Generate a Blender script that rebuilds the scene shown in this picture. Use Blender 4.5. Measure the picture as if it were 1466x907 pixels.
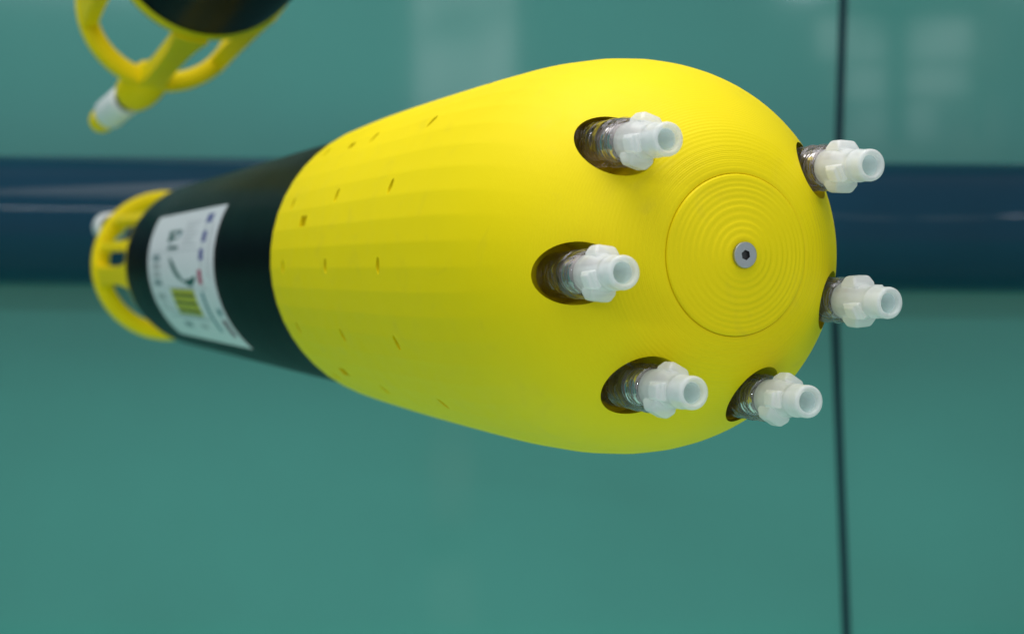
import bpy, bmesh, math, random
from mathutils import Vector, Matrix

for _o in list(bpy.data.objects):
    bpy.data.objects.remove(_o, do_unlink=True)
scene = bpy.context.scene
COL = scene.collection
R = math.radians
K = 0.015                      # one working unit (radius of the nose cap) is 15 mm
FPX, PX, PY = 2000.0, 733.0, 453.5


def W(x, y, z):
    """camera-style working units (right, down, forward) -> world metres"""
    return Vector((K * x, K * z, -K * y))


def at(px, py, z):
    """the point that lies at depth z behind a place of the photograph"""
    return W((px - PX) / FPX * z, (py - PY) / FPX * z, z)


# ------------------------------------------------------------------ camera
cam_d = bpy.data.cameras.new("camera")
cam = bpy.data.objects.new("camera", cam_d)
COL.objects.link(cam)
cam.location = (0, 0, 0)
cam.rotation_euler = (R(90), 0, 0)
cam_d.sensor_width = 36.0
cam_d.lens = 36.0 * FPX / 1466.0
cam_d.clip_start = 0.01
cam_d.clip_end = 60.0
cam_d.dof.use_dof = True
cam_d.dof.focus_distance = 17.8 * K
cam_d.dof.aperture_fstop = 20.0
scene.camera = cam

# ------------------------------------------------------------------ world and lamps (indoor room)
world = bpy.data.worlds.new("World")
scene.world = world
world.use_nodes = True
wb = world.node_tree.nodes["Background"]
wb.inputs["Color"].default_value = (0.90, 0.96, 1.0, 1)
wb.inputs["Strength"].default_value = 0.52


def area_lamp(name, loc, target, sx, sy, power, color, spread=180):
    d = bpy.data.lights.new(name, 'AREA')
    d.shape = 'RECTANGLE'
    d.size, d.size_y = sx * K, sy * K
    d.energy = power
    d.color = color
    d.spread = R(spread)
    o = bpy.data.objects.new(name, d)
    COL.objects.link(o)
    o.location = loc
    o.rotation_euler = (target - loc).to_track_quat('-Z', 'Y').to_euler()
    return o


area_lamp("ceiling_lamp_over_tank", W(-12, -52, 16), W(-6, 0, 22), 72, 44, 4.0, (1.0, 0.97, 0.92), 112)
area_lamp("pipe_streak_lamp_left", W(-135, -78, -150), W(-60, -5, 70), 150, 0.8, 14.0, (0.85, 0.93, 1.0))  # unseen lamp added for the highlight streak on the navy pipe and front fill
area_lamp("pipe_streak_lamp_right", W(135, -78, -150), W(60, -5, 70), 150, 0.8, 14.0, (0.85, 0.93, 1.0))  # its twin, added for the streak at the pipe's right end

scene.view_settings.view_transform = 'Standard'
scene.view_settings.look = 'None'
scene.view_settings.exposure = 0.0
scene.view_settings.gamma = 1.0
scene.view_settings.use_curve_mapping = False
scene.render.engine = 'CYCLES'
scene.cycles.use_denoising = True
scene.cycles.max_bounces = 10
scene.cycles.transmission_bounces = 10
scene.cycles.caustics_reflective = False
scene.cycles.caustics_refractive = False


# ------------------------------------------------------------------ materials
def new_mat(name):
    m = bpy.data.materials.new(name)
    m.use_nodes = True
    nt = m.node_tree
    return m, nt, nt.nodes["Principled BSDF"]


def mat(name, color, rough=0.5, spec=0.5, var=0.06, scale=60.0, bump=0.0, bscale=600.0, metal=0.0,
        trans=0.0, ior=1.45, sss=0.0, coat=0.0, rvar=0.08):
    m, nt, b = new_mat(name)
    tc = nt.nodes.new("ShaderNodeTexCoord")
    n = nt.nodes.new("ShaderNodeTexNoise")
    n.inputs["Scale"].default_value = scale
    n.inputs["Detail"].default_value = 5
    nt.links.new(tc.outputs["Object"], n.inputs["Vector"])
    mix = nt.nodes.new("ShaderNodeMix")
    mix.data_type = 'RGBA'
    lo = tuple(max(0, c * (1 - var)) for c in color) + (1,)
    hi = tuple(min(1, c * (1 + var)) for c in color) + (1,)
    mix.inputs[6].default_value = lo
    mix.inputs[7].default_value = hi
    nt.links.new(n.outputs["Fac"], mix.inputs[0])
    nt.links.new(mix.outputs[2], b.inputs["Base Color"])
    mr = nt.nodes.new("ShaderNodeMapRange")
    mr.inputs["To Min"].default_value = max(0.0, rough - rvar)
    mr.inputs["To Max"].default_value = min(1.0, rough + rvar)
    nt.links.new(n.outputs["Fac"], mr.inputs["Value"])
    nt.links.new(mr.outputs["Result"], b.inputs["Roughness"])
    b.inputs["Specular IOR Level"].default_value = spec
    b.inputs["Metallic"].default_value = metal
    b.inputs["IOR"].default_value = ior
    b.inputs["Transmission Weight"].default_value = trans
    b.inputs["Coat Weight"].default_value = coat
    b.inputs["Coat Roughness"].default_value = 0.07
    if sss:
        b.inputs["Subsurface Weight"].default_value = sss
        b.inputs["Subsurface Radius"].default_value = (1.0, 1.0, 1.0)
        b.inputs["Subsurface Scale"].default_value = 0.0025
    if bump:
        n2 = nt.nodes.new("ShaderNodeTexNoise")
        n2.inputs["Scale"].default_value = bscale
        n2.inputs["Detail"].default_value = 3
        nt.links.new(tc.outputs["Object"], n2.inputs["Vector"])
        bp = nt.nodes.new("ShaderNodeBump")
        bp.inputs["Strength"].default_value = bump
        bp.inputs["Distance"].default_value = 0.001
        nt.links.new(n2.outputs["Fac"], bp.inputs["Height"])
        nt.links.new(bp.outputs["Normal"], b.inputs["Normal"])
    return m


def emit_mat(name, color, strength):
    """uneven glow for the window panes and the added panels"""
    m = bpy.data.materials.new(name)
    m.use_nodes = True
    nt = m.node_tree
    nt.nodes.clear()
    e = nt.nodes.new("ShaderNodeEmission")
    e.inputs["Color"].default_value = color + (1,)
    tc = nt.nodes.new("ShaderNodeTexCoord")
    n = nt.nodes.new("ShaderNodeTexNoise")
    n.inputs["Scale"].default_value = 3.5
    n.inputs["Detail"].default_value = 3
    nt.links.new(tc.outputs["Object"], n.inputs["Vector"])
    mr = nt.nodes.new("ShaderNodeMapRange")
    mr.inputs["From Min"].default_value = 0.3
    mr.inputs["From Max"].default_value = 0.7
    mr.inputs["To Min"].default_value = strength * 0.35
    mr.inputs["To Max"].default_value = strength * 1.4
    nt.links.new(n.outputs["Fac"], mr.inputs["Value"])
    nt.links.new(mr.outputs["Result"], e.inputs["Strength"])
    o = nt.nodes.new("ShaderNodeOutputMaterial")
    nt.links.new(e.outputs[0], o.inputs["Surface"])
    return m


def yellow_mat():
    """matt printed plastic: faint layer lines across the axis, grain, slight colour drift"""
    m, nt, b = new_mat("printed_yellow_plastic")
    tc = nt.nodes.new("ShaderNodeTexCoord")
    n = nt.nodes.new("ShaderNodeTexNoise")
    n.inputs["Scale"].default_value = 28
    n.inputs["Detail"].default_value = 9
    n.inputs["Roughness"].default_value = 0.7
    nt.links.new(tc.outputs["Object"], n.inputs["Vector"])
    mix = nt.nodes.new("ShaderNodeMix")
    mix.data_type = 'RGBA'
    mix.inputs[6].default_value = (0.80, 0.638, 0.002, 1)
    mix.inputs[7].default_value = (0.87, 0.692, 0.003, 1)
    nt.links.new(n.outputs["Fac"], mix.inputs[0])
    # faint handling marks and dust specks
    sm = nt.nodes.new("ShaderNodeTexNoise")
    sm.inputs["Scale"].default_value = 70
    sm.inputs["Detail"].default_value = 8
    sm.inputs["Distortion"].default_value = 2.0
    nt.links.new(tc.outputs["Object"], sm.inputs["Vector"])
    sr = nt.nodes.new("ShaderNodeMapRange")
    sr.inputs["From Min"].default_value = 0.60
    sr.inputs["From Max"].default_value = 0.75
    sr.inputs["To Max"].default_value = 0.22
    nt.links.new(sm.outputs["Fac"], sr.inputs["Value"])
    dm = nt.nodes.new("ShaderNodeMix")
    dm.data_type = 'RGBA'
    dm.inputs[7].default_value = (0.60, 0.47, 0.03, 1)
    nt.links.new(sr.outputs["Result"], dm.inputs[0])
    nt.links.new(mix.outputs[2], dm.inputs[6])
    nt.links.new(dm.outputs[2], b.inputs["Base Color"])
    rr = nt.nodes.new("ShaderNodeMapRange")
    rr.inputs["To Min"].default_value = 0.62
    rr.inputs["To Max"].default_value = 0.42
    nt.links.new(sm.outputs["Fac"], rr.inputs["Value"])
    nt.links.new(rr.outputs["Result"], b.inputs["Roughness"])
    b.inputs["Specular IOR Level"].default_value = 0.14
    wv = nt.nodes.new("ShaderNodeTexWave")
    wv.wave_type = 'BANDS'
    wv.bands_direction = 'X'
    wv.inputs["Scale"].default_value = 620
    wv.inputs["Distortion"].default_value = 0.6
    wv.inputs["Detail"].default_value = 1
    nt.links.new(tc.outputs["Object"], wv.inputs["Vector"])
    g = nt.nodes.new("ShaderNodeTexNoise")
    g.inputs["Scale"].default_value = 1600
    nt.links.new(tc.outputs["Object"], g.inputs["Vector"])
    add = nt.nodes.new("ShaderNodeMath")
    add.operation = 'MULTIPLY_ADD'
    add.inputs[1].default_value = 0.7
    nt.links.new(g.outputs["Fac"], add.inputs[0])
    nt.links.new(wv.outputs["Fac"], add.inputs[2])
    bp = nt.nodes.new("ShaderNodeBump")
    bp.inputs["Strength"].default_value = 0.10
    bp.inputs["Distance"].default_value = 0.0004
    nt.links.new(add.outputs[0], bp.inputs["Height"])
    nt.links.new(bp.outputs["Normal"], b.inputs["Normal"])
    return m


def hose_mat():
    """thin clear flexible hose: see-through wall, wet wavy reflections, a little milkiness"""
    m = bpy.data.materials.new("clear_hose")
    m.use_nodes = True
    nt = m.node_tree
    nt.nodes.clear()
    N, Lk = nt.nodes.new, nt.links.new
    tc = N("ShaderNodeTexCoord")
    mp = N("ShaderNodeMapping")
    mp.inputs["Scale"].default_value = (2.2, 1.0, 1.0)
    Lk(tc.outputs["Object"], mp.inputs["Vector"])
    n = N("ShaderNodeTexNoise")
    n.inputs["Scale"].default_value = 170
    n.inputs["Detail"].default_value = 1
    n.inputs["Distortion"].default_value = 1.6
    Lk(mp.outputs[0], n.inputs["Vector"])
    bp = N("ShaderNodeBump")
    bp.inputs["Strength"].default_value = 0.55
    bp.inputs["Distance"].default_value = 0.0009
    Lk(n.outputs["Fac"], bp.inputs["Height"])
    tr = N("ShaderNodeBsdfTransparent")
    tr.inputs["Color"].default_value = (0.90, 0.87, 0.85, 1)
    gl = N("ShaderNodeBsdfGlossy")
    gl.inputs["Color"].default_value = (0.95, 0.95, 1.0, 1)
    gl.inputs["Roughness"].default_value = 0.04
    Lk(bp.outputs["Normal"], gl.inputs["Normal"])
    fr = N("ShaderNodeFresnel")
    fr.inputs["IOR"].default_value = 1.5
    Lk(bp.outputs["Normal"], fr.inputs["Normal"])
    mx = N("ShaderNodeMixShader")
    Lk(fr.outputs[0], mx.inputs[0])
    Lk(tr.outputs[0], mx.inputs[1])
    Lk(gl.outputs[0], mx.inputs[2])
    df = N("ShaderNodeBsdfTranslucent")
    df.inputs["Color"].default_value = (0.85, 0.80, 0.78, 1)
    m2 = N("ShaderNodeMixShader")
    m2.inputs[0].default_value = 0.08
    Lk(mx.outputs[0], m2.inputs[1])
    Lk(df.outputs[0], m2.inputs[2])
    o = N("ShaderNodeOutputMaterial")
    Lk(m2.outputs[0], o.inputs["Surface"])
    return m


def milky_mat(name="translucent_white_plastic", tint=(0.98, 0.98, 0.98), transparency=0.42):
    """translucent natural polypropylene"""
    m = mat(name, (0.97, 0.96, 0.97), 0.18, 0.7, var=0.02, scale=250, bump=0.5, bscale=260)
    nt = m.node_tree
    b = nt.nodes["Principled BSDF"]
    tl = nt.nodes.new("ShaderNodeBsdfTranslucent")
    tl.inputs["Color"].default_value = tint + (1,)
    tr = nt.nodes.new("ShaderNodeBsdfTransparent")
    tr.inputs["Color"].default_value = (0.95, 0.97, 0.97, 1)
    a = nt.nodes.new("ShaderNodeMixShader")
    a.inputs[0].default_value = 0.30
    c = nt.nodes.new("ShaderNodeMixShader")
    c.inputs[0].default_value = transparency
    out = nt.nodes["Material Output"]
    nt.links.new(b.outputs[0], a.inputs[1])
    nt.links.new(tl.outputs[0], a.inputs[2])
    nt.links.new(a.outputs[0], c.inputs[1])
    nt.links.new(tr.outputs[0], c.inputs[2])
    nt.links.new(c.outputs[0], out.inputs["Surface"])
    return m


M = {}
M['yellow'] = yellow_mat()
M['cage'] = mat("yellow_cage_plastic", (0.88, 0.66, 0.003), 0.5, 0.15, bump=0.08)
M['black'] = mat("black_tube", (0.004, 0.005, 0.005), 0.34, 0.04, var=0.25, scale=25, rvar=0.06)
M['steel'] = mat("screw_steel", (0.42, 0.45, 0.46), 0.38, metal=1.0, var=0.05, bump=0.05)
M['socket'] = mat("socket_shade", (0.03, 0.032, 0.033), 0.4, 0.5)  # shade inside the screw's hex recess, put into a near-black colour
M['pp'] = milky_mat()
M['clear'] = hose_mat()
M['bore'] = milky_mat("tinted_bore", (0.70, 0.95, 0.98), 0.55)
M['white'] = mat("white_plastic", (0.82, 0.82, 0.84), 0.4, var=0.03)
M['seal'] = mat("dark_rubber", (0.010, 0.045, 0.060), 0.6, 0.3)
M['paper'] = mat("label_paper", (0.74, 0.75, 0.80), 0.35, 0.35, var=0.04, scale=90)
M['wall'] = mat("teal_tank_paint", (0.056, 0.305, 0.272), 0.42, 0.25, var=0.16, scale=4.0, coat=1.0)
M['floor'] = mat("teal_tank_floor", (0.50, 0.95, 0.74), 0.6, 0.2, var=0.08, scale=6.0)
M['navy'] = mat("navy_pipe", (0.005, 0.042, 0.078), 0.07, 0.20, var=0.25, scale=7.0, rvar=0.02)
for nm, c in dict(green=(0.02, 0.10, 0.09), grey=(0.42, 0.44, 0.47), lightgrey=(0.58, 0.59, 0.63), blue=(0.10, 0.10, 0.30),
                  red=(0.42, 0.04, 0.12), maroon=(0.17, 0.07, 0.11), teal=(0.07, 0.20, 0.24), lime=(0.56, 0.53, 0.03),
                  olive=(0.13, 0.14, 0.02), slate=(0.20, 0.27, 0.30)).items():
    M['ink_' + nm] = mat("ink_" + nm, c, 0.4, 0.3, var=0.08, scale=400)
M['daylight'] = emit_mat("daylight_pane", (0.92, 1.0, 0.98), 2.2)
M['strip_glow'] = emit_mat("pale_strip_glow", (0.95, 1.0, 1.0), 2.6)  # glow of the added panel that mirrors as the upper pale strip
M['veil_glow'] = emit_mat("pale_veil_glow", (1.0, 0.97, 0.92), 0.75)  # glow of the added panels behind the window and for the lower strip
M['frame'] = mat("pale_frame", (0.35, 0.33, 0.28), 0.6)


# ------------------------------------------------------------------ mesh helpers
def obj(name, verts, faces, m, parent=None, smooth=True, scale=K, sharp=35):
    me = bpy.data.meshes.new(name)
    me.from_pydata([tuple(c * scale for c in v) for v in verts], [], faces)
    bm = bmesh.new()
    bm.from_mesh(me)
    bmesh.ops.recalc_face_normals(bm, faces=bm.faces)
    bm.to_mesh(me)
    bm.free()
    me.polygons.foreach_set("use_smooth", [smooth] * len(me.polygons))
    if smooth and sharp:
        me.set_sharp_from_angle(angle=R(sharp))
    if m is not None:
        me.materials.append(m)
    o = bpy.data.objects.new(name, me)
    COL.objects.link(o)
    o.parent = parent
    return o


def tag(o, label=None, cat=None, group=None, kind=None):
    if label: o["label"] = label
    if cat: o["category"] = cat
    if group: o["group"] = group
    if kind: o["kind"] = kind
    return o


def lathe(prof, n, radius=None, off=(0.0, 0.0)):
    """surface of revolution round local X; prof = [(s, r)]; r = 0 makes a pole. Angle runs from +Z towards -Y"""
    verts, faces, rows = [], [], []
    angs = n if isinstance(n, (list, tuple)) else [2 * math.pi * i / n for i in range(n)]
    cnt = len(angs)
    for s, r in prof:
        if r <= 1e-9:
            rows.append([len(verts)] * cnt)
            verts.append((s, off[0], off[1]))
        else:
            row = []
            for p in angs:
                q = r * (radius(s, p) if radius else 1.0)
                row.append(len(verts))
                verts.append((s, off[0] - q * math.sin(p), off[1] + q * math.cos(p)))
            rows.append(row)
    for a, b in zip(rows, rows[1:]):
        for i in range(cnt):
            j = (i + 1) % cnt
            f = []
            for v in (a[i], a[j], b[j], b[i]):
                if v not in f:
                    f.append(v)
            if len(f) >= 3:
                faces.append(f)
    return verts, faces


def pchip(xs, ys):
    n = len(xs)
    h = [xs[i + 1] - xs[i] for i in range(n - 1)]
    d = [(ys[i + 1] - ys[i]) / h[i] for i in range(n - 1)]
    m = [d[0]] + [0.0 if d[i - 1] * d[i] <= 0 else 2 * d[i - 1] * d[i] / (d[i - 1] + d[i]) for i in range(1, n - 1)] + [d[-1]]

    def f(x):
        k = 0
        while k < n - 2 and x > xs[k + 1]:
            k += 1
        t = (x - xs[k]) / h[k]
        return ((2 * t ** 3 - 3 * t * t + 1) * ys[k] + (t ** 3 - 2 * t * t + t) * h[k] * m[k]
                + (-2 * t ** 3 + 3 * t * t) * ys[k + 1] + (t ** 3 - t * t) * h[k] * m[k + 1])
    return f


def merge(parts):
    V, F = [], []
    for v, f in parts:
        b = len(V)
        V += v
        F += [[i + b for i in q] for q in f]
    return V, F


def box(x0, x1, y0, y1, z0, z1):
    v = [(x, y, z) for x in (x0, x1) for y in (y0, y1) for z in (z0, z1)]
    f = [[0, 1, 3, 2], [4, 6, 7, 5], [0, 4, 5, 1], [2, 3, 7, 6], [0, 2, 6, 4], [1, 5, 7, 3]]
    return v, f


def wbox(name, x0, x1, y0, y1, z0, z1, m, parent=None, bevel=0.0):
    """box given in camera units (right, down, forward)"""
    v, f = box(x0, x1, y0, y1, z0, z1)
    v = [(a, c, -b) for a, b, c in v]
    o = obj(name, v, f, m, parent, smooth=False)
    if bevel:
        md = o.modifiers.new("bevel", 'BEVEL')
        md.width = bevel * K
        md.segments = 2
    return o


# ------------------------------------------------------------------ the tank
WZ = 75.0
SEAM = (1204 - PX) / FPX * WZ
tag(wbox("tank_back_wall", -75, SEAM, -60, 48, WZ, WZ + 3, M['wall']), kind="structure")
tag(wbox("tank_back_wall", SEAM + 0.02, 75, -60, 48, WZ, WZ + 3, M['wall']), kind="structure")
tag(wbox("tank_side_wall", -78, -75.02, -60, 48, -4, WZ, M['wall']), kind="structure")
tag(wbox("tank_side_wall", 75.02, 78, -60, 48, -4, WZ, M['wall']), kind="structure")
tag(wbox("tank_floor", -75, 75, 34, 37, -4, WZ - 0.02, M['floor']), kind="structure")

# dark seal along the joint of the two wall panels
path = [(1209, -60), (1200, 225), (1195, 330), (1194, 430), (1214, 960)]
V, F = [], []
fine = []


def fy(y):
    for (xa, ya), (xb, yb) in zip(path, path[1:]):
        if y <= yb:
            return xa + (xb - xa) * (y - ya) / (yb - ya)
    return path[-1][0]



for i in range(41):
    y = -60 + 1020 * i / 40
    fine.append((fy(y), y))
for px, py in fine:
    c = at(px, py, WZ) / K
    hw = 0.24
    for dx, dz in ((-hw, 0.25), (-hw * 0.8, -0.12), (0, -0.2), (hw * 0.8, -0.12), (hw, 0.25)):
        V.append((c.x + dx, c.y + dz, c.z))
for i in range(len(fine) - 1):
    for k in range(5):
        a, b = i * 5 + k, i * 5 + (k + 1) % 5
        F.append([a, b, b + 5, a + 5])
F += [[0, 1, 2, 3, 4], [len(V) - 5 + k for k in (4, 3, 2, 1, 0)]]
tag(obj("seal_strip", V, F, M['seal'], None),
    "thin dark vertical seal strip on the teal tank wall at right", "seal strip")

# big navy pipe that crosses the tank in front of the wall
PZ = 71.6
pc_l, pc_r = at(0, 315, PZ) / K, at(1466, 327, PZ) / K
ax = (pc_r - pc_l)
mid = (pc_l + pc_r) / 2
prof = []
rp = 92 / FPX * PZ
L2 = 74.0
pv, pf = lathe([(-L2, 0), (-L2, rp), (-40, rp), (0, rp), (40, rp), (L2, rp), (L2, 0)], 96)
pipe = obj("horizontal_pipe", pv, pf, M['navy'], None)
pipe.location = mid * K
pipe.rotation_euler = ax.to_track_quat('X', 'Z').to_euler()
tag(pipe, "thick dark navy horizontal pipe running behind the yellow probe", "pipe")

# ------------------------------------------------------------------ room window and added glow panels, mirrored in the glossy tank wall
RD = 150.0
VS = (2 * WZ + RD)


def refl(px, py):
    return (px - PX) / FPX * VS, (py - PY) / FPX * VS


win = bpy.data.objects.new("room_window", None)
COL.objects.link(win)
x0, y0 = refl(1165, 12)
x1, y1 = refl(1404, 210)
win.location = W((x0 + x1) / 2, y1, -RD)
tag(win, "daylit room window mirrored faintly in the tank wall at upper right", "window")


def local_box(name, px0, px1, py0, py1, z0, z1, m, parent):
    ax0, ay0 = refl(px0, py0)
    ax1, ay1 = refl(px1, py1)
    v, f = box(ax0, ax1, ay0, ay1, z0, z1)
    lc = parent.location / K
    v = [(a - lc.x, c - lc.y, -b - lc.z) for a, b, c in v]
    return obj(name, v, f, m, parent, smooth=False)


for (a, b, c, d) in ((1172, 1269, 25, 86), (1299, 1393, 25, 86), (1206, 1269, 96, 146), (1299, 1388, 96, 134),
                     (1212, 1268, 156, 205), (1299, 1340, 150, 200)):
    local_box("pane", a, b, c, d, -RD - 0.6, -RD - 0.2, M['daylight'], win)
local_box("veil_glow", 1186, 1436, -60, 228, -RD - 2.2, -RD - 1.2, M['veil_glow'], win)  # dim glowing panel added behind the panes for a pale veil around them
for (a, b, c, d) in ((1165, 1404, 4, 22), (1272, 1296, 25, 208), (1396, 1404, 25, 208), (1165, 1270, 88, 94),
                     (1298, 1394, 88, 94), (1165, 1270, 148, 154)):
    local_box("frame_bar", a, b, c, d, -RD - 0.2, -RD + 1.2, M['frame'], win)

for nm, q, lab in (("upper_strip_panel", (592, 738, -70, 215), "tall glowing panel added behind the camera, mirrored as a pale strip above the probe"),
                   ("lower_strip_panel", (612, 682, 560, 960), "narrow glowing panel added behind the camera, mirrored as a pale strip below the probe")):
    e = bpy.data.objects.new(nm, None)  # panel added out of view so its glow mirrors as a pale strip
    COL.objects.link(e)
    a0, b0 = refl(q[0], q[2])
    a1, b1 = refl(q[1], q[3])
    e.location = W((a0 + a1) / 2, b1, -RD)
    tag(e, lab, "doorway")
    local_box("glow_sheet", q[0], q[1], q[2], q[3], -RD - 0.6, -RD - 0.2, M['strip_glow' if nm == "upper_strip_panel" else 'veil_glow'], e)
    local_box("panel_edge", q[0] - 4, q[0] - 0.5, q[2], q[3], -RD - 0.8, -RD + 1.0, M['frame'], e)
    local_box("panel_edge", q[1] + 0.5, q[1] + 4, q[2], q[3], -RD - 0.8, -RD + 1.0, M['frame'], e)

# ------------------------------------------------------------------ the probe
RF = 1.90                                    # circle on which the fittings stand
FIT_ANG = [-46.0, -97.5, -149.0, 159.5, 107.0, 53.0]
NF = 50                                      # flats round the printed hull
HULL_END = 12.21

PROFILE = [(0.0, 0.90), (0.015, 1.0), (0.10, 1.25), (0.24, 1.5), (0.47, 1.77), (0.78, 2.05), (1.12, 2.29), (1.95, 2.62), (3.05, 2.80), (4.4, 2.87), (6.1, 2.885),
           (7.9, 2.885), (9.77, 2.872), (11.35, 2.842), (12.21, 2.815)]


def spline(xs, ys):
    n = len(xs)
    h = [xs[i + 1] - xs[i] for i in range(n - 1)]
    al = [0] + [3 * ((ys[i + 1] - ys[i]) / h[i] - (ys[i] - ys[i - 1]) / h[i - 1]) for i in range(1, n - 1)]
    l, mu, z = [1.0], [0.0], [0.0]
    for i in range(1, n - 1):
        l.append(2 * (xs[i + 1] - xs[i - 1]) - h[i - 1] * mu[i - 1])
        mu.append(h[i] / l[i])
        z.append((al[i] - h[i - 1] * z[i - 1]) / l[i])
    c = [0.0] * n
    for j in range(n - 2, -1, -1):
        c[j] = (z[j] - mu[j] * c[j + 1]) if j else 0.0

    def f(x):
        k = 0
        while k < n - 2 and x > xs[k + 1]:
            k += 1
        b = (ys[k + 1] - ys[k]) / h[k] - h[k] * (c[k + 1] + 2 * c[k]) / 3
        d = (c[k + 1] - c[k]) / (3 * h[k])
        q = x - xs[k]
        return ys[k] + b * q + c[k] * q * q + d * q ** 3
    return f


_t = [0.0]
for (sa, ra), (sb, rb_) in zip(PROFILE, PROFILE[1:]):
    _t.append(_t[-1] + math.hypot(sb - sa, rb_ - ra))
_fs, _fr = spline(_t, [p[0] for p in PROFILE]), spline(_t, [p[1] for p in PROFILE])
TAB = [(_fs(_t[-1] * i / 1500), _fr(_t[-1] * i / 1500)) for i in range(1501)]


def _lookup(x, i, k):
    for (p, q) in zip(TAB, TAB[1:]):
        if p[i] <= x <= q[i]:
            return p[k] + (q[k] - p[k]) * (x - p[i]) / max(1e-9, q[i] - p[i])
    return TAB[-1][k]


def s_of_r(r):
    return _lookup(r, 1, 0)


def r_of_s(s):
    return _lookup(s, 0, 1)


def smooth01(a, b, x):
    t = min(1, max(0, (x - a) / (b - a)))
    return t * t * (3 - 2 * t)


def flats(s, p):
    w = smooth01(1.2, 3.2, s)
    if s > HULL_END - 0.06:
        w *= 1
    st = 2 * math.pi / NF
    q = (p % st) - st / 2
    return 1 - w + w * (math.cos(st / 2) / math.cos(q)) * (1 + 0.0)


def hull_mesh():
    prof = [(0.10, 0.0), (0.10, 0.6), (0.10, 0.997), (0.030, 0.998), (0.022, 1.003), (0.0195, 1.016)]
    # printed layers just outside the cap: real steps that get finer with the slope
    r = 1.05
    s_prev = s_of_r(1.04)
    h = 0.0105
    layer = s_of_r(1.05)
    while r < 1.56:
        layer += h
        r2 = r
        while s_of_r(r2) < layer:
            r2 += 0.0008
        k = 0.8 * (1 - smooth01(1.25, 1.56, r))
        s_sm = [s_of_r(r), s_of_r(r2)]
        prof.append((s_sm[0] - 0.10 * h * k, r + 0.12 * (r2 - r)))
        prof.append((s_sm[0] + 0.55 * h - 0.50 * h * k, r + 0.62 * (r2 - r)))
        prof.append((s_sm[1] - 0.12 * h - 0.18 * h * k, r + 0.90 * (r2 - r)))
        r = r2
    while r < 2.40:
        r += 0.026
        prof.append((s_of_r(r), r))
    s = s_of_r(r) + 0.05
    while s < 3.0:
        prof.append((s, r_of_s(s)))
        s += 0.06
    while s < 12.0:
        prof.append((s, r_of_s(s)))
        s += 0.30
    prof += [(12.02, r_of_s(12.02)), (12.14, 2.812), (12.19, 2.797), (12.21, 2.775), (12.205, 2.735), (11.6, 2.725), (2.95, 2.71), (2.90, 2.2), (2.90, 0.0)]
    st = 2 * math.pi / NF
    angs = []
    for i in range(NF):
        for fr in (0.0, 0.10, 0.37, 0.63, 0.90):
            angs.append((i + fr) * st)
    return lathe(prof, angs, flats)


def cutter_mesh():
    parts = []
    for a in FIT_ANG:
        p = R(a)
        parts.append(lathe([(-1.2, 0), (-1.2, 0.385), (1.28, 0.385), (1.28, 0)], 64, None, (-RF * math.sin(p), RF * math.cos(p))))

    def place(v, s, p, r):
        o = []
        for (x, t, d) in v:                  # x along the axis, t round the hull, d radial
            rr = r + d
            a = p + t / r
            o.append((s + x, -rr * math.sin(a), rr * math.cos(a)))
        return o
    for k in range(15):
        for s in (5.30, 8.10, 11.07):
            p = R(-69.0 + 24 * k)
            v, f = lathe([(-0.3, 0), (-0.3, 1.0), (0.3, 1.0), (0.3, 0)], 16)
            v = [(b * 0.078, c * 0.132, a) for a, b, c in v]
            parts.append((place(v, s, p, r_of_s(s)), f))
    for s, a, q in ((9.85, -76.7, 1.0), (9.86, -135.8, 1.0), (9.3, -46.0, 0.7), (9.85, 43.0, 1.0), (9.85, 103.0, 1.0)):
        v, f = box(-0.20 * q, 0.20 * q, -0.10 * q, 0.10 * q, -0.3, 0.3)
        parts.append((place(v, s, R(a), r_of_s(s)), f))
    return merge(parts)


def build_hull(parent):
    v, f = hull_mesh()
    h = obj("hull", v, f, M['yellow'], None, sharp=None)
    v, f = cutter_mesh()
    c = obj("cutter", v, f, M['yellow'], None, sharp=None)
    md = h.modifiers.new("holes", 'BOOLEAN')
    md.object = c
    md.operation = 'DIFFERENCE'
    md.solver = 'EXACT'
    dg = bpy.context.evaluated_depsgraph_get()
    me = bpy.data.meshes.new_from_object(h.evaluated_get(dg))
    h.modifiers.clear()
    old = h.data
    h.data = me
    me.name = "hull"
    bpy.data.meshes.remove(old)
    bpy.data.objects.remove(c, do_unlink=True)
    me.polygons.foreach_set("use_smooth", [True] * len(me.polygons))
    me.set_sharp_from_angle(angle=R(28))
    if not me.materials:
        me.materials.append(M['yellow'])
    h.parent = parent
    return h


def build_cap(parent):
    radii = [0.25, 0.335, 0.42, 0.515, 0.605, 0.685, 0.76, 0.83, 0.895, 0.955]
    s = -0.136
    h = 0.0122
    prof = [(s, 0.0), (s, 0.16)]
    pr = 0.16
    for r in radii:
        prof += [(s + 0.0004, pr + 0.35 * (r - pr)), (s + 0.0010, r - 0.022), (s + 0.0046, r - 0.009), (s + h - 0.0008, r + 0.004)]
        s += h
        pr = r + 0.004
    prof += [(s + 0.001, 0.972), (s + 0.006, 0.984), (s + 0.03, 0.993), (0.095, 0.995), (0.095, 0.0)]
    v, f = lathe(prof, 192)
    return obj("nose_cap", v, f, M['yellow'], parent, sharp=60)


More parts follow.
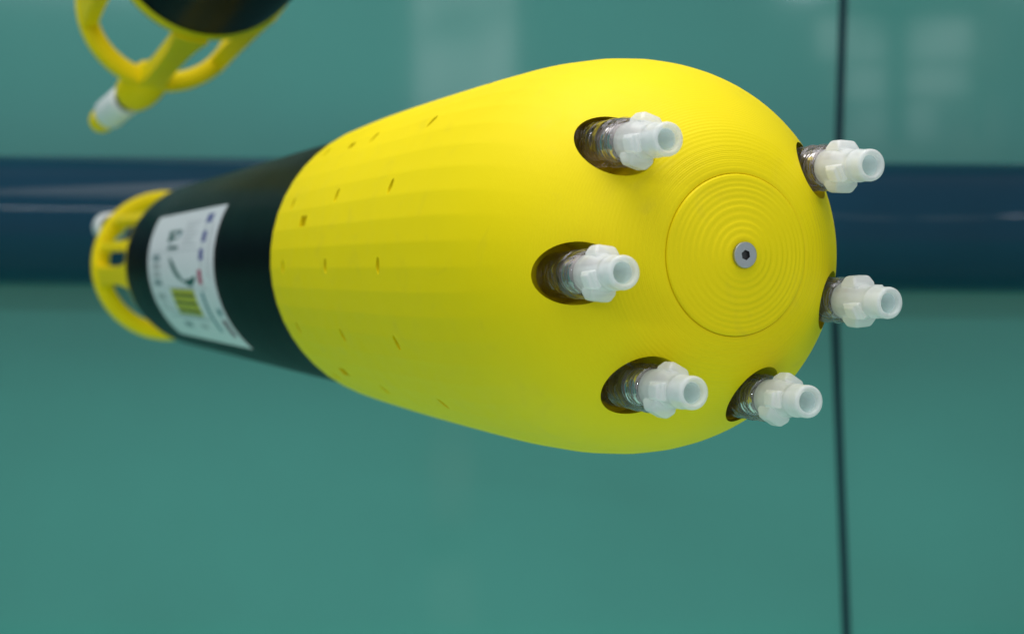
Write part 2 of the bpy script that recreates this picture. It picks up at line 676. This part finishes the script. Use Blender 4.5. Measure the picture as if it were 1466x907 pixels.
def build_screw(parent):
    n = 60
    sf = -0.182
    verts, faces = [], []
    rings = [(-0.06, 0.160), (-0.170, 0.160), (-0.179, 0.156), (sf, 0.150)]
    for s, r in rings:
        for i in range(n):
            a = 2 * math.pi * i / n
            verts.append((s, -r * math.sin(a), r * math.cos(a)))
    for k in range(len(rings) - 1):
        for i in range(n):
            j = (i + 1) % n
            faces.append([k * n + i, k * n + j, (k + 1) * n + j, (k + 1) * n + i])
    # hex socket
    def hexr(a):
        st = math.pi / 3
        q = ((a + 0.2) % st) - st / 2
        return 0.064 * math.cos(st / 2) / math.cos(q)
    b = len(verts)
    for s in (sf, sf + 0.038):
        for i in range(n):
            a = 2 * math.pi * i / n
            r = hexr(a)
            verts.append((s, -r * math.sin(a), r * math.cos(a)))
    t = (len(rings) - 1) * n
    for i in range(n):
        j = (i + 1) % n
        faces.append([t + i, t + j, b + j, b + i])
        faces.append([b + i, b + j, b + n + j, b + n + i])
    verts.append((sf + 0.038, 0, 0))
    for i in range(n):
        faces.append([b + n + i, b + n + (i + 1) % n, len(verts) - 1])
    o = obj("screw", verts, faces, M['steel'], parent, sharp=9)
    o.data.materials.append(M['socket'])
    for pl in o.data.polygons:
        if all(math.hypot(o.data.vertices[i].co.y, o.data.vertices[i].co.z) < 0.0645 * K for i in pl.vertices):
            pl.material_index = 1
    return o


def fitting_meshes():
    pts = [(0.71, 0.09), (0.71, 0.205), (0.60, 0.232), (0.58, 0.205), (0.46, 0.205), (0.36, 0.232), (0.345, 0.205), (0.275, 0.205), (0.26, 0.228),
           (0.23, 0.242), (0.10, 0.252), (-0.06, 0.246), (-0.13, 0.232), (-0.20, 0.208), (-0.26, 0.198), (-0.34, 0.198), (-0.355, 0.207), (-0.385, 0.207), (-0.40, 0.198), (-0.52, 0.199), (-0.585, 0.200), (-0.615, 0.194), (-0.628, 0.178),
           (-0.628, 0.150), (-0.615, 0.138), (-0.58, 0.132), (-0.20, 0.118), (0.30, 0.100), (0.70, 0.085), (0.71, 0.09)]
    body = lathe(pts, 48)

    def tab(ang, s0, s1, rtop, hw, top):
        V = []
        c0 = (s0 + s1) / 2
        for (r, fs, fw) in ((0.17, 1.0, 1.0), (0.235, 1.0, 1.0), (rtop - 0.03, top + 0.08, 0.86), (rtop, top, 0.70)):
            for sx, sy in ((-1, -1), (1, -1), (1, 1), (-1, 1)):
                V.append((c0 + sx * fs * (s1 - s0) / 2, sy * hw * fw, r))
        F = [[0, 3, 2, 1], [12, 13, 14, 15]]
        for k in range(3):
            for i in range(4):
                j = (i + 1) % 4
                F.append([k * 4 + i, k * 4 + j, k * 4 + 4 + j, k * 4 + 4 + i])
        ca, sa = math.cos(ang), math.sin(ang)
        V = [(x, y * ca - z * sa, y * sa + z * ca) for x, y, z in V]
        return V, F
    tabs = [tab(0.0, -0.16, 0.15, 0.330, 0.16, 0.62), tab(math.pi, -0.16, 0.15, 0.330, 0.16, 0.62),
            tab(R(62), -0.30, 0.00, 0.285, 0.11, 0.6), tab(R(62) + math.pi, -0.30, 0.00, 0.285, 0.11, 0.6)]
    # clear hose pushed over the barb: wavy wall, double skin
    hose = []
    s = 0.25
    out = [(0.245, 0.240), (0.230, 0.256), (0.245, 0.284)]
    while s < 1.22:
        s += 0.025
        bulge = 0.016 * math.exp(-((s - 0.36) / 0.045) ** 2) + 0.018 * math.exp(-((s - 0.60) / 0.05) ** 2) - 0.012 * math.exp(-((s - 0.48) / 0.05) ** 2)
        out.append((s, 0.288 + bulge + 0.002 * math.sin(s * 60)))
    inn = [(1.24, 0.2), (1.0, 0.2), (0.76, 0.2), (0.73, 0.214), (0.62, 0.240), (0.56, 0.214), (0.38, 0.238), (0.32, 0.212), (0.245, 0.240)]
    hose = lathe(out + inn, 40)
    return body, tabs, hose


def cyl_patch(s0, s1, p0, p1, r, th, ns=6, npx=24):
    """thin curved sheet on the tube, angles in degrees"""
    V, F = [], []
    for d in (0, th):
        for i in range(ns + 1):
            for j in range(npx + 1):
                s = s0 + (s1 - s0) * i / ns
                p = R(p0 + (p1 - p0) * j / npx)
                V.append((s, -(r + d) * math.sin(p), (r + d) * math.cos(p)))
    m = (ns + 1) * (npx + 1)
    w = npx + 1
    for i in range(ns):
        for j in range(npx):
            a = i * w + j
            F.append([a, a + 1, a + w + 1, a + w])
            F.append([m + a, m + a + w, m + a + w + 1, m + a + 1])
    edge = [j for j in range(npx + 1)] + [i * w + npx for i in range(1, ns + 1)] + [ns * w + j for j in range(npx - 1, -1, -1)] + [i * w for i in range(ns - 1, 0, -1)]
    for a, b in zip(edge, edge[1:] + edge[:1]):
        F.append([a, b, m + b, m + a])
    return V, F


RB = 2.70
RIM = 32.16


def build_label(parent):
    lab = obj("label", *cyl_patch(18.05, 27.3, -60.5, -139.5, RB + 0.004, 0.012, 4, 40), M['paper'], parent)
    lab["label"] = "white printed label wrapped round the black tube"
    marks = []
    add = lambda s0, s1, p0, p1, c: marks.append((s0, s1, p0, p1, c))
    # green lettering
    add(22.6, 24.4, -71.8, -73.2, 'green'); add(23.7, 24.3, -73.3, -78.4, 'green'); add(22.9, 23.7, -75.6, -76.8, 'green')
    add(22.55, 23.0, -73.4, -75.0, 'teal'); add(22.7, 24.2, -80.8, -82.6, 'green')
    # fine grey print beside it
    for i in range(7):
        p = -67.5 - 2.1 * i
        add(20.3 + 0.3 * (i % 3), 22.3 - 0.15 * (i % 2), p, p - 1.0, 'lightgrey')
    # heading row: small blue emblems, one red
    add(19.05, 19.75, -64.6, -69.6, 'blue'); add(19.15, 19.65, -74.2, -80.0, 'blue'); add(19.25, 19.75, -83.6, -89.4, 'blue')
    add(19.50, 19.95, -94.2, -101.8, 'red')
    for i, (a, b) in enumerate(((-70.5, -74.0), (-80.6, -83.2), (-90, -93.6), (-102.5, -104.8))):
        add(19.35, 19.6, a, b, 'lightgrey')
    add(18.60, 18.85, -70, -98, 'lightgrey'); add(18.35, 18.45, -74, -100, 'lightgrey')
    # ruled folds and rules
    add(20.0, 26.9, -83.3, -84.0, 'lightgrey'); add(19.0, 26.9, -104.0, -104.5, 'lightgrey'); add(20.3, 25.6, -122.0, -122.6, 'slate')
    # yellow block with dark bars
    add(20.85, 24.1, -105.0, -120.2, 'lime')
    for i in range(3):
        p = -107.6 - 4.6 * i
        add(20.95, 24.0, p, p - 1.9, 'olive2')
    add(20.8, 24.2, -104.6, -105.2, 'slate'); add(20.9, 24.3, -120.2, -121.0, 'slate')
    # long rule, maroon and blue lettering at the nose-side edge
    add(19.68, 19.98, -106, -129.5, 'teal')
    add(18.38, 18.86, -121.0, -131.4, 'maroon'); add(18.40, 18.80, -114.6, -118.6, 'teal')
    # grey text blocks near the tail-side edge
    for a, b, c in ((-85.5, -89.0, 'slate'), (-90.5, -94.0, 'grey'), (-95.5, -98.6, 'grey'), (-100.2, -103.4, 'slate'), (-108.6, -112.4, 'grey'), (-114.0, -116.4, 'lightgrey')):
        add(25.3, 26.5, a, b, c)
    add(24.6, 26.4, -117.5, -119.5, 'lightgrey')
    add(23.4, 24.5, -126.3, -129.8, 'slate'); add(21.3, 22.2, -126.2, -129.0, 'grey')
    for s0, s1, p0, p1, c in marks:
        lift = 0.024 if c == 'olive2' else 0.018
        mm = M['ink_olive'] if c == 'olive2' else M['ink_' + c]
        o = obj("printed_mark", *cyl_patch(s0, s1, p0, p1, RB + lift, 0.004, 1, max(1, int(abs(p1 - p0) / 2))), mm, lab)
    # swoosh: a tapering curved stroke
    cl = [(23.75, -87.2, 0.10), (23.45, -90.0, 0.46), (23.1, -94.0, 0.60), (22.6, -98.0, 0.72), (22.1, -100.6, 0.85), (21.6, -101.8, 0.85), (21.1, -101.0, 0.56), (20.6, -99.2, 0.28), (20.3, -97.6, 0.06)]
    V, F = [], []
    for d in (0.018, 0.023):
        for s, p, w in cl:
            for k in (-0.7, 0.7):
                q = R(p + k * w * 2.8)
                rr = RB + d
                V.append((s + k * w, -rr * math.sin(q), rr * math.cos(q)))
    n = len(cl)
    for i in range(n - 1):
        a = 2 * i
        F.append([a, a + 1, a + 3, a + 2])
        b = 2 * n + a
        F.append([b, b + 2, b + 3, b + 1])
        F.append([a, a + 2, b + 2, b])
        F.append([a + 1, b + 1, b + 3, a + 3])
    F.append([0, 2 * n, 2 * n + 1, 1])
    e = 2 * n - 2
    F.append([e, e + 1, e + 2 * n + 1, e + 2 * n])
    obj("printed_swoosh", V, F, M['ink_green'], lab)
    return lab


def build_tail(parent, sh, rh, struts, colr, noz, nlen, hubscale=1.0, tilt=0.0, tdir=0.0):
    # collar behind the end of the tube
    v, f = lathe([(RIM + 0.02, 2.0), (RIM + 0.02, colr - 0.04), (RIM + 0.12, colr), (RIM + 0.6, colr), (RIM + 0.95, colr - 0.05), (RIM + 1.0, colr - 0.13), (RIM + 1.0, 2.25), (RIM + 0.9, 2.15), (RIM + 0.02, 2.0)], 96)
    obj("collar", v, f, M['cage'], parent, sharp=50)
    pr = []
    rc, hw, hr = rh - 0.32, 0.40, 0.32
    for i in range(17):
        t = 2 * math.pi * i / 16
        c, s = math.cos(t), math.sin(t)
        e = lambda q: math.copysign(abs(q) ** 0.6, q)
        pr.append((sh + hw * e(s), rc + hr * e(c)))
    v, f = lathe(pr, 120)
    obj("hoop", v, f, M['cage'], parent, sharp=None)
    for a, wd, rad in struts:
        p = R(a)
        V, F = [], []
        n = 12
        for i in range(n + 1):
            t = i / n
            s = RIM + 0.7 + (sh - RIM - 0.7) * t
            flare = 1 + 0.5 * (abs(2 * t - 1) ** 3)
            r0 = colr - 0.24 + (rc - colr + 0.24) * t
            for dr, dw in ((-1, -1), (-1.1, 0), (-1, 1), (1, 1), (1.1, 0), (1, -1)):
                rr = r0 + dr * rad
                q = dw * wd * flare
                V.append((s, -(rr * math.sin(p) + q * math.cos(p)), rr * math.cos(p) - q * math.sin(p)))
        for i in range(n):
            for k in range(6):
                j = (k + 1) % 6
                F.append([i * 6 + k, i * 6 + j, i * 6 + 6 + j, i * 6 + 6 + k])
        F += [[0, 1, 2, 3, 4, 5], [n * 6 + k for k in (5, 4, 3, 2, 1, 0)]]
        obj("strut", V, F, M['cage'], parent, sharp=50)
    p = R(noz)
    rn = rc - 0.14
    k = hubscale
    ph = [(-0.6, 0), (-0.6, 0.3 * k), (-0.3, 0.5 * k), (0.2, 0.66 * k), (0.8 * k, 0.72 * k), (1.3 * k, 0.72 * k), (1.7 * k, 0.66 * k), (0.25 + 1.6 * k, 0.5 * k), (0.25 + 1.6 * k, 0)]
    hub = obj("nozzle_hub", *lathe(ph, 40), M['cage'], parent, sharp=60)
    hub.location = (sh * K, -rn * math.sin(p) * K, rn * math.cos(p) * K)
    td = R(tdir)
    axis = Vector((1, 0, 0)).cross(Vector((0, -math.sin(td), math.cos(td))))
    hub.rotation_euler = Matrix.Rotation(R(tilt), 3, axis).to_euler()
    g0 = 0.2 + 1.6 * k
    obj("gasket", *lathe([(g0, 0), (g0, 0.42), (g0 + 0.55 * k, 0.42), (g0 + 0.55 * k, 0)], 32), M['seal'], hub)
    a0 = g0 + 0.5 * k
    a1 = a0 + nlen * 0.62
    obj("white_band", *lathe([(a0, 0), (a0, 0.50), (a0 + 0.08, 0.56), (a1 - 0.08, 0.56), (a1, 0.52), (a1, 0)], 40), M['white'], hub)
    b1 = a1 + nlen * 0.38
    obj("nozzle_tip", *lathe([(a1 - 0.1, 0), (a1 - 0.1, 0.45), (b1 - 0.35, 0.45), (b1 - 0.12, 0.39), (b1, 0.22), (b1, 0)], 36), M['cage'], hub)


def build_tube(parent, s0):
    v, f = lathe([(s0, 0), (s0, RB), (s0 + 6, RB), (s0 + 12, RB), (RIM - 0.35, RB), (RIM - 0.12, RB - 0.02), (RIM - 0.03, RB - 0.08), (RIM, RB - 0.18), (RIM, 0)], 128)
    return obj("tube", v, f, M['black'], parent, sharp=50)


def probe_root(C, a, label, cat, group):
    a = Vector(a).normalized()
    up = Vector((0, -1, 0))
    u = (up - a * up.dot(a)).normalized()
    v = a.cross(u)
    wv = lambda q: Vector((q.x, q.z, -q.y))
    e = bpy.data.objects.new("underwater_probe", None)
    COL.objects.link(e)
    mx = Matrix((wv(a), wv(-v), wv(u))).transposed().to_4x4()
    mx.translation = W(*C)
    e.matrix_world = mx
    e.empty_display_size = 0.02
    tag(e, label, cat, group)
    return e


C1 = (2.76086, -0.75547, 17.0923)
A1 = (-0.40120, -0.03025, 0.91549)
probe = probe_root(C1, A1, "bulbous yellow probe with six white nozzles and a labelled black tube, large in the middle", "probe", "yellow and black probes hanging in the tank")
hull = build_hull(probe)
cap = build_cap(probe)
screw = build_screw(cap)
tube1 = build_tube(probe, 4.0)
build_label(probe)
build_tail(probe, 39.47, 2.84, [(-75, 0.14, 0.16), (-99, 0.30, 0.20), (-50, 0.16, 0.18), (24, 0.34, 0.24), (84, 0.34, 0.24), (150, 0.34, 0.24)], 2.60, -52, 1.7, 0.5, 3, -90)

body, tabs, hose = fitting_meshes()
rolls = [16, 6, 27, 31, -5, 1]
b_me = t_me = h_me = None
tab_me = []
for k, a in enumerate(FIT_ANG):
    p = R(a)
    if k == 0:
        fo = obj("nozzle", *body, M['pp'], probe, sharp=50)
        b_me = fo.data
        for t in tabs:
            to = obj("tab", *t, M['pp'], fo, smooth=True, sharp=30)
            md = to.modifiers.new("bevel", 'BEVEL')
            md.width = 0.034 * K
            md.segments = 3
            tab_me.append(to)
        ho = obj("clear_hose", *hose, M['clear'], fo, sharp=60)
        h_me = ho.data
        bo = obj("bore_liner", *lathe([(-0.56, 0.128), (-0.2, 0.114), (0.3, 0.097), (0.3, 0.090), (-0.2, 0.107), (-0.56, 0.121), (-0.56, 0.128)], 36), M['bore'], fo, sharp=50)
    else:
        fo = bpy.data.objects.new("nozzle", b_me)
        COL.objects.link(fo)
        fo.parent = probe
        for t in tab_me:
            c = t.copy()
            COL.objects.link(c)
            c.parent = fo
        ho = bpy.data.objects.new("clear_hose", h_me)
        COL.objects.link(ho)
        ho.parent = fo
        c = bo.copy()
        COL.objects.link(c)
        c.parent = fo
    fo.location = (0.0, -RF * math.sin(p) * K, RF * math.cos(p) * K)
    fo.rotation_euler = (R(rolls[k]), R((-2.5, 1.2, 1.0, 2.2, -0.8, -2.0)[k]), R((1.4, -1.2, 1.6, -1.5, 0.9, -0.8)[k]))

# the second probe: only its tail hangs into the picture
Z2 = 38.942
az, el = R(21.97), R(0.09)
A2 = Vector((-math.sin(az) * math.cos(el), math.sin(el), math.cos(az) * math.cos(el)))
rimc = Vector(((302.08 - PX) / FPX * Z2, (-88.68 - PY) / FPX * Z2, Z2))
C2 = rimc - A2 * RIM
probe2 = probe_root(tuple(C2), tuple(A2), "second probe at the upper left, only its black tube end and yellow tail cage showing", "probe", "yellow and black probes hanging in the tank")
build_tube(probe2, 21.0)
build_tail(probe2, RIM + 9.4, 2.86, [(-100, 0.36, 0.24), (-171, 0.32, 0.30), (124, 0.42, 0.26), (50, 0.34, 0.24), (-30, 0.34, 0.24)], 2.73, -172, 2.7, 1.0, 20, -128)
